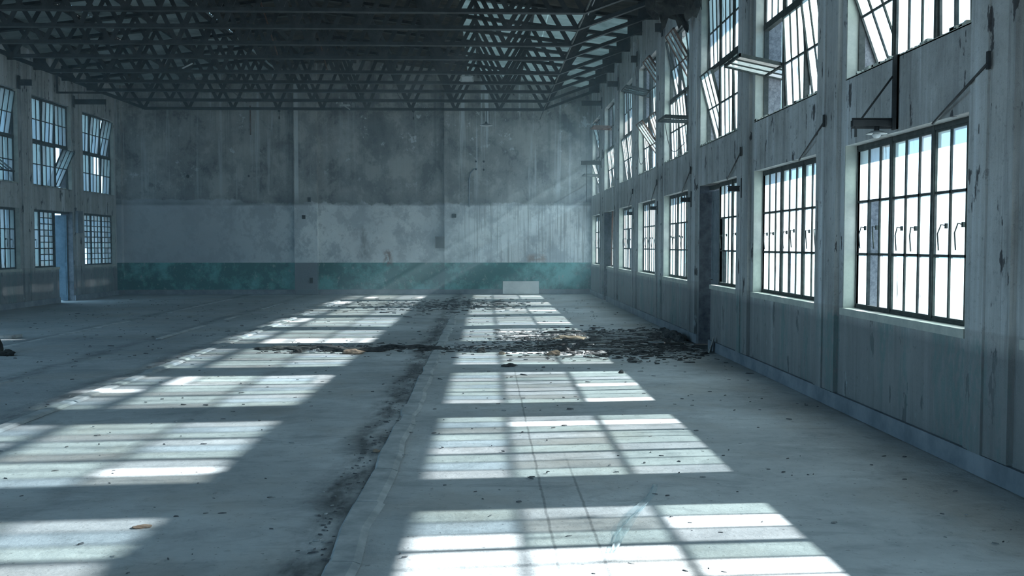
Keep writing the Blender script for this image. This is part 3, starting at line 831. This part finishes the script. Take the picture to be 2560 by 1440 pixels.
# ------------------------------------------------------------------ back wall fittings
r = empty('metal_box', (-1.66, YB, 1.50)); tag(r, 'dark metal switch box fixed low on the back wall against the second pilaster', 'box')
m = MB(); m.box(0, .30, -.17, 0, 0, .36); m.build('case', 'steel2', r)
m = MB(); m.box(.015, .285, -.182, -.17, .015, .345); d = m.build('door', 'steel', r)
m = MB(); m.box(-.01, .31, -.20, .0, .36, .375); m.build('lid', 'steel2', r)
m = MB(); m.box(.24, .255, -.195, -.182, .15, .22); m.build('handle', 'steel', d)
for x, z, w_, h_, yy, lb in ((-5.72, 3.07, .10, .14, YB - .20, 'small square dark opening high on the first back pilaster, above the paint line'),
                            (-5.90, 2.51, .10, .12, YB - .20, 'small dark junction box on the first back pilaster, just below the paint line'),
                            (-5.68, .46, .12, .18, YB - .20, 'black socket box near the foot of the first back pilaster'),
                            (-1.05, 2.55, .14, .12, YB - .20, 'rust-dark broken box high on the white part of the second back pilaster')):
    r = empty('junction_box', (x, yy, z)); tag(r, lb, 'box', 'boxes on the back pilasters')
    m = MB(); a, b = w_ / 2, h_ / 2
    m.box(-a, a, -.03, 0, -b, -b + .012); m.box(-a, a, -.03, 0, b - .012, b); m.box(-a, -a + .012, -.03, 0, -b, b); m.box(a - .012, a, -.03, 0, -b, b); m.build('rim', 'steel', r)
    m = MB(); m.box(-a, a, -.006, 0, -b, b); m.build('back_plate', 'felt', r)
m = MB(); m.tube([(-.56, YB - .026, 2.85), (-.56, YB - .026, 3.75), (-.52, YB - .026, 3.95), (-.42, YB - .026, 4.06), (-.30, YB - .026, 4.10)], .022, 8)
tag(m.build('conduit_pipe', 'base', smooth=True), 'grey conduit bending over high on the back wall right of the second pilaster', 'pipe')
for i, (x, z, lb) in enumerate(((-.34, 4.33, 'upper left'), (-.08, 4.33, 'upper right'), (-.34, 4.08, 'lower left'), (-.08, 4.06, 'lower right'))):
    m = MB(); m.tube([(x, YB, z), (x, YB - .05, z), (x, YB - .06, z - .02)], [.035, .03, .02], 8)
    tag(m.build('insulator_stub', 'steel'), 'dark broken fixing stub on the back wall, %s one of four by the conduit' % lb, 'stub', 'four stubs by the conduit')
m = MB(); m.tube([(-7.62, YB - .04, 5.16), (-7.62, YB - .04, 6.1)], .022, 8)
tag(m.build('rusty_pipe', 'rust'), 'short rusty pipe hanging down the back wall left of the first pilaster', 'pipe')
for x, z, lb in ((-9.66, 3.83, 'black round hole high in the back wall, the leftmost and larger of two'), (-7.70, 3.84, 'black round hole in the back wall, the smaller, nearer the first pilaster')):
    m = MB(); s_ = .055 if x < -9 else .035
    m.lathe([(s_, 0), (s_ * .8, .012), (s_ * .5, .004), (0, .002)], n=12); o = m.build('wall_plug', 'felt', loc=(x, YB - .012, z)); o.rotation_euler = (R(90), 0, 0)
    tag(o, lb, 'hole', 'dark plugs in the back wall')
# pale slab leaning at the foot of the back wall
m = MB(); m.box(-.59, .59, -.05, .05, 0, .42)
o = m.build('concrete_slab', 'paper', loc=(1.12, YB - .30, .012)); o.rotation_euler = (R(-7), 0, R(-1)); tag(o, 'pale rectangular concrete slab standing on edge at the foot of the back wall', 'slab')
bv = o.modifiers.new('edge', 'BEVEL'); bv.width = .012; bv.segments = 2

# ------------------------------------------------------------------ things hung in the trusses
Y0 = TY[0]
r = empty('pendant_lamp', (0, Y0, CH)); tag(r, 'dark enamel pendant lamp hanging from the farthest truss in front of the back wall', 'lamp')
m = MB(); m.tube([(0, 0, .0), (0, 0, -.40)], .012, 8); m.build('rod', 'steel', r)
m = MB(); m.lathe([(.0, -.33), (.03, -.335), (.04, -.385), (.09, -.405), (.185, -.435), (.19, -.445), (.09, -.42), (.03, -.40), (0, -.40)], n=24); m.build('lamp_shade', 'steel', r, smooth=True)
m = MB(); m.lathe([(.19, -.443), (.195, -.452), (.185, -.452), (.10, -.430)], n=24); m.build('rim', 'paper', r, smooth=True)
r = empty('floodlight', (-.48, TY[3], CH + .045)); tag(r, 'pale rectangular floodlight lying on a truss chord right of the middle', 'lamp')
m = MB(); m.box(-.15, .15, -.07, .07, 0, .16); m.box(-.165, .165, -.085, -.07, .0, .15); m.build('housing', 'enamel', r)
m = MB(); m.box(-.13, .13, -.09, -.085, .02, .13); m.build('lens', 'paper', r)
r = empty('light_fixture', (-3.98, TY[1], CH - .02)); tag(r, 'small pale strip light hanging crooked below a truss at the middle of the hall', 'lamp')
m = MB(); m.box(-.16, .13, -.05, .05, -.10, -.06); m.box(-.11, -.07, -.02, .02, -.06, .0); m.build('tray', 'enamel', r)
m = MB(); m.tube([(-.02, 0, -.10), (.13, 0, -.20)], .016, 8); m.build('tube', 'enamel', r)
m = MB(); m.tube([(.13, 0, -.07), (.2, 0, .02), (.27, 0, -.01), (.29, 0, -.14)], .006, 6); m.build('flex', 'felt', r)
for x, lb in ((-6.20, 'small black hook hanging from the farthest truss, the left one of two'), (-2.19, 'small black hook hanging from the farthest truss, the right one of two')):
    r = empty('truss_hook', (x, Y0, CH)); tag(r, lb, 'hook', 'hooks under the farthest truss')
    m = MB(); m.tube([(0, 0, 0), (0, 0, -.20)], .005, 6); m.build('wire', 'steel', r)
    m = MB(); m.lathe([(.0, -.0), (.04, -.01), (.035, -.05), (.0, -.07)], n=10); m.lathe([(.0, -.19), (.022, -.2), (.022, -.27), (0, -.28)], n=10); m.build('weight', 'steel', r)
for (xa, za, xb, zb, y, mt, lb) in ((-7.35, 6.08, -6.75, 5.62, TY[1] + .08, 'steel2', 'thin batten slipped out of the roof, slanting across the second truss on the left'),
                                    (-2.55, 5.95, -2.35, 5.62, TY[1] + .08, 'steel2', 'short loose batten dangling behind the second truss near the second pilaster'),
                                    (-7.12, 5.74, -6.88, 5.86, TY[4] - .06, 'paper', 'broken white lamp tube caught on a truss at the left'),
                                    (-4.9, 6.9, -4.55, 5.75, TY[5] + .06, 'rust', 'long rust-brown lath hanging down through the middle of the trusses'),
                                    (-4.0, 6.7, -3.75, 5.7, TY[4] + .06, 'rust', 'rust-brown lath hanging through the trusses, right of the longer one'),
                                    (.35, 6.2, .75, 5.6, TY[2] + .07, 'wood', 'splintered board hanging behind the third truss on the right')):
    m = MB(); m.bar((xa, y, za), (xb, y, zb), .05, .02); tag(m.build('loose_batten', mt), lb, 'batten', 'loose pieces in the trusses')
m = MB(); m.tube([(1.8, 16.9, 5.66), (1.95, 16.5, 6.0), (2.03, 16.1, 6.4), (2.06, 15.9, 6.55)], .009, 6)
tag(m.build('hanging_wire', 'paper', smooth=True), 'pale wire running up from the nearest truss knee to the torn roof edge', 'wire')

# torn roofing that hangs down by the hole
def ragged_sheet(m, p, w_, h_, yaw, seed, fold=.12, nx=9, nz=12):
    rd = random.Random(seed); c, s = math.cos(yaw), math.sin(yaw); ph = [rd.uniform(0, 6.3) for _ in range(4)]
    cut = [h_ * (1 - .16 * rd.random()) for _ in range(nx + 1)]; vs = []
    for th in (0, .02):
        for i in range(nx + 1):
            for j in range(nz + 1):
                u = (i / nx - .5) * w_; z = -cut[i] * j / nz
                d = fold * math.sin(u * 7 + ph[0] + z * 2) + fold * .7 * math.sin(z * 6 + ph[1]) + rd.uniform(-.012, .012) + th
                u2 = u * (1 - .06 * j / nz) + .04 * math.sin(z * 9 + ph[2])
                vs.append((p[0] + u2 * c - d * s, p[1] + u2 * s + d * c, p[2] + z))
    k = nz + 1; n = (nx + 1) * k; fs = []
    for i in range(nx):
        for j in range(nz):
            a = i * k + j; fs += [(a, a + 1, a + k + 1, a + k), (n + a, n + a + k, n + a + k + 1, n + a + 1)]
    for j in range(nz): a = j; fs.append((a, n + a, n + a + 1, a + 1)); a = nx * k + j; fs.append((a, a + 1, n + a + 1, n + a))
    for i in range(nx): a = i * k + nz; fs.append((a, n + a, n + a + k, a + k))
    m.add(vs, fs)
m = MB()
ragged_sheet(m, (2.95, 14.35, 6.66), .72, 1.50, 0, 1); ragged_sheet(m, (2.95, 14.9, 6.66), .74, 1.62, .12, 2)
ragged_sheet(m, (2.62, 14.7, 6.70), .6, .95, -.1, 7)
ragged_sheet(m, (2.92, 15.3, 6.67), .70, 1.45, -.1, 3); ragged_sheet(m, (3.06, 15.7, 6.66), .5, 1.6, .1, 4)
tag(m.build('torn_roofing', 'felt'), 'black ragged mass of torn roofing hanging below the hole at the right wall', 'roofing')

# ------------------------------------------------------------------ debris
rd = random.Random(5)
def floor_pt(px, py): Y = 3792.0 / (py - 613); return ((px - 1216) * Y / 2370, Y)     # notes taken from the photo, in metres on the floor
# fine scraps nobody could count
m = MB()
def chip(m, x, y, s, hz=None):
    a = rd.gauss(0, .6); c, d = math.cos(a), math.sin(a); n = rd.choice((4, 5, 6)); hz = hz or s * rd.uniform(.12, .4); ex = rd.uniform(1, 3.2)
    ps = []
    for i in range(n):
        t = 2 * math.pi * i / n; r_ = s * rd.uniform(.6, 1.1); ps.append((r_ * math.cos(t) * ex, r_ * math.sin(t) * .7))
    ps = [(x + u * c - v * d, y + u * d + v * c) for u, v in ps]; tx, ty = rd.uniform(-.25, .25), rd.uniform(-.25, .25)
    vs = [(u, v, -.004) for u, v in ps] + [(x + (u - x) * .8, y + (v - y) * .8, hz * (1 + tx * (u - x) / s + ty * (v - y) / s)) for u, v in ps]
    m.add(vs, [tuple(range(n))[::-1], tuple(range(n, 2 * n))] + [(i, (i + 1) % n, n + (i + 1) % n, n + i) for i in range(n)], rd.choice((0, 0, 0, 1)))
for _ in range(5600):
    x = rd.gauss(2.3, 1.0); y = rd.gauss(15.6, .95)
    if x > 3.27: x = 3.27 - rd.random() * 1.2
    chip(m, x, y, rd.uniform(.006, .042) * (1.15 if x > 1.2 else .7))
for _ in range(700): chip(m, rd.uniform(-3.4, 1.2), rd.gauss(14.7, .3), rd.uniform(.006, .03))
for _ in range(500): chip(m, rd.gauss(-1.3, 1.1), rd.gauss(25.3, 1.3), rd.uniform(.02, .06), .012)
m.build('rubble', ['debris', 'debris2'], loc=(0, 0, 0)); tag(LAST[0], 'fine dark rubble spread across the floor below the torn roof', 'rubble', kind='stuff')
m = MB()
for _ in range(1500):
    y = 3.5 + 25 * rd.random() ** 1.1; x = rd.uniform(-11.0, 3.3)
    chip(m, x, y, rd.uniform(.004, .010) * (1 + y * .04) * (2 if rd.random() < .05 else 1))
for _ in range(420):
    y = rd.uniform(4, 20); x = rd.gauss(-.92, .07); chip(m, x, y, rd.uniform(.004, .012))
m.build('grit', ['gritmat', 'debris2']); tag(LAST[0], 'small dark crumbs and grit scattered over the whole floor', 'grit', kind='stuff')

# planks, lumps and strips in the fall
ORD = ['nearest', 'second nearest', 'third nearest', 'fourth nearest', 'fifth nearest', 'sixth nearest', 'seventh nearest', 'eighth nearest', 'ninth nearest']
def rank(lst, what, cat, group):
    lst.sort(key=lambda t: t[0]); n = len(lst)
    for i, (y, o) in enumerate(lst):
        j = n - 1 - i
        w_ = ORD[i] + ' to the viewer' if i <= j else ORD[j] + ' to the back wall'
        tag(o, what + ', ' + w_, cat, group)
n_p = 0
def place(o, label, cat, group): tag(o, label, cat, group); return o
PL = []
for i in range(18):
    L = rd.uniform(.25, .95); x = rd.uniform(.9, 3.0); y = rd.gauss(15.7, .8); a = rd.gauss(0, .45)
    if x + abs(math.cos(a)) * L / 2 > 3.33: x = 3.33 - abs(math.cos(a)) * L / 2
    w_, t_ = rd.uniform(.04, .10), rd.uniform(.012, .03)
    b = MB(); v = []
    for e in (-1, 1):
        for q in (-1, 0, 1): v.append((e * L / 2 + rd.uniform(-.05, .05), q * w_ / 2, 0))
    v += [(p[0], p[1], t_) for p in v]
    b.add(v, [(0, 1, 4, 3), (1, 2, 5, 4), (6, 9, 10, 7), (7, 10, 11, 8), (0, 3, 9, 6), (2, 8, 11, 5), (0, 6, 7, 1), (1, 7, 8, 2), (3, 4, 10, 9), (4, 5, 11, 10)])
    o = b.build('broken_plank', rd.choice(('debris', 'debris', 'wood', 'debris2')), loc=(x, y, .004)); o.rotation_euler = (rd.uniform(-.1, .1), -abs(rd.gauss(0, .04)), a)
    PL.append((y, o))
LU = []
for i in range(12):
    x = min(3.2, rd.gauss(2.2, .8)); y = rd.gauss(15.6, .8); s_ = rd.uniform(.05, .10)
    b = MB(); b.lump((0, 0, 0), s_ * 1.3, s_, s_ * .6, seed=i, sub=2, rough=.3)
    o = b.build('rubble_lump', 'debris', loc=(x, y, -.002)); o.rotation_euler = (0, 0, rd.uniform(0, 6))
    LU.append((y, o))
rank(PL, 'splintered board in the dark rubble under the torn roof', 'board', 'broken boards in the rubble')
rank(LU, 'dark rough lump in the rubble under the torn roof', 'lump', 'lumps in the rubble')
for i, (x, y, s_) in enumerate(((3.26, 16.9, .07), (3.22, 16.2, .10), (3.26, 15.75, .08), (3.30, 17.6, .05))):
    b = MB(); b.lump((0, 0, 0), s_ * 1.4, s_ * 2.2, s_ * 1.0, seed=50 + i, sub=3, rough=.28)
    place(b.build('rubble_heap', 'debris', loc=(x, y, -.005)), ('dark heap of rubble against the right wall, the low one', 'biggest dark heap of rubble against the right wall', 'dark heap of rubble against the right wall closest to the doorway', 'smallest dark heap at the right wall, farthest one')[i], 'heap', 'heaps at the foot of the right wall')
for i in range(12):
    px = 672 + i * 37; x, y = floor_pt(px, 872 + rd.uniform(-4, 5)); L = rd.uniform(.12, .34)
    b = MB(); b.lump((0, 0, 0), L, .07, .035, seed=80 + i, sub=3, rough=.35)
    place(b.build('felt_scrap', 'debris', loc=(x, y, -.002)), 'flat black roofing scrap, %s in the row of scraps across the floor' % (['first from the left', 'second from the left', 'third from the left', 'fourth from the left', 'fifth from the left', 'sixth from the left', 'sixth from the right', 'fifth from the right', 'fourth from the right', 'third from the right', 'second from the right', 'first from the right'][i]), 'scrap', 'row of black scraps')
tan = [(885, 883, .16, .05, 'tan crumbled brick lying in the sun behind the row of black scraps'), (1428, 849, .26, .05, 'long tan broken board lying in the sunlit rubble'),
       (1385, 888, .10, .05, 'dark tan clod in the sunlight in front of the rubble'), (352, 1318, .055, .01, 'flat tan chip lying on the near left patch of sun'),
       (940, 1131, .03, .015, 'tiny orange crumb in the dirt beside the long floor joint'), (745, 880, .06, .04, 'small brown pebble just behind the row of black scraps at its left'),
       (1203, 881, .07, .05, 'brown clod at the left edge of the rubble, right of the long joint'), (1255, 886, .05, .03, 'small dark clod between the brown clod and the tan one'),
       (1270, 917, .09, .03, 'dark flat clod in the shade band in front of the rubble'), (1555, 935, .035, .03, 'small dark pebble at the sunny edge near the right wall')]
for i, (px, py, s_, h_, lb) in enumerate(tan):
    x, y = floor_pt(px, py); b = MB(); b.lump((0, 0, 0), s_, s_ * .55, h_, seed=120 + i, sub=3, rough=.25)
    tag(b.build('clod', 'tan' if ('tan' in lb or 'orange' in lb) else 'debris', loc=(x, y, -.003)), lb, 'clod', 'separate clods on the floor')
# brick and lumps at the far left
x, y = floor_pt(40, 842); b = MB(); b.box(-.11, .11, -.16, .16, 0, .055); o = b.build('brick', 'debris2', loc=(x, y, .0)); o.rotation_euler = (0, 0, -.1)
tag(o, 'grey brick lying flat just behind the small sunlit wedge at the left', 'brick')
b = MB(); b.lump((0, 0, 0), .16, .16, .20, seed=201, sub=3, rough=.05); tag(b.build('bucket_lump', 'felt', loc=(-7.36, 14.25, -.01)), 'dark rounded lump cut by the left edge of the picture', 'lump')
b = MB(); b.lump((0, 0, 0), .13, .07, .055, seed=202, sub=3, rough=.25); tag(b.build('clod', 'felt', loc=(-6.98, 13.95, -.003)), 'black clod on the floor at the far left, right of the dark rounded lump', 'clod', 'separate clods on the floor')
# shard leaning by the doorway
b = MB(); v = [(0, -.09, 0), (0, .08, 0), (0, .03, .20), (0, -.02, .24)]; v += [(p[0] + .02, p[1], p[2]) for p in v]
b.add(v, [(0, 1, 2, 3), (7, 6, 5, 4), (0, 4, 5, 1), (1, 5, 6, 2), (2, 6, 7, 3), (3, 7, 4, 0)])
o = b.build('leaning_shard', 'debris2', loc=(3.33, 14.05, 0)); o.rotation_euler = (0, R(14), R(-25)); tag(o, 'pointed grey shard of board leaning on the skirting by the right-hand doorway', 'shard')
# leaning board in the far doorway
b = MB(); b.box(-.02, .02, -.04, .04, 0, 1.62); o = b.build('leaning_board', 'rust', loc=(XR + .08, 26.62, 1.0)); o.rotation_euler = (R(7), 0, 0)
tag(o, 'rust-red batten leaning in the farthest doorway on the right wall', 'batten')
# crumpled film on the near floor
b = MB(); n = 22; rr = random.Random(9); vs = []
for i in range(n + 1):
    t = i / n; cx, cy = 1.11 - .46 * t + .02 * math.sin(7 * t), 6.2 - 1.35 * t; wv = .012 + .035 * math.sin(math.pi * t) ** .7
    for j in range(9):
        u = (j / 8 - .5) * 2; vs.append((cx + u * wv * .9 + .012 * math.sin(9 * t + j), cy + u * wv * .4, .004 + .012 * abs(math.sin(u * 4.2 + 2.4 * math.sin(5 * t))) + .004 * rr.random()))
b.add(vs, [(i * 9 + j, i * 9 + j + 1, i * 9 + j + 10, i * 9 + j + 9) for i in range(n) for j in range(8)])
o = b.build('plastic_film', 'film', smooth=True); o.modifiers.new('thickness', 'SOLIDIFY').thickness = .001
tag(o, 'crumpled strip of clear plastic film lying on the near floor', 'plastic film')

# ------------------------------------------------------------------ haze
def haze(name, x0, x1, y0, y1, z0, z1, dens, label):
    m = MB(); m.box(x0, x1, y0, y1, z0, z1); mt = bpy.data.materials.new(name); mt.use_nodes = True; t = mt.node_tree; t.nodes.clear()
    o = t.nodes.new('ShaderNodeOutputMaterial'); v = t.nodes.new('ShaderNodeVolumeScatter')
    v.inputs['Color'].default_value = (.66, .88, 1, 1); v.inputs['Density'].default_value = dens; v.inputs['Anisotropy'].default_value = .15
    t.links.new(v.outputs[0], o.inputs['Volume'])
    ob = m.build(name, mt); tag(ob, label, 'haze', kind='stuff'); return ob
haze('dust_haze', XL + .10, XR - .10, 13.0, YB - .21, .06, 5.55, .0085, 'thin dusty haze hanging in the far half of the hall')
haze('dust_haze', -4.6, XR - .11, 28.2, YB - .22, .07, 5.5, .027, 'thicker dust lit by the sun shafts in the back right corner')
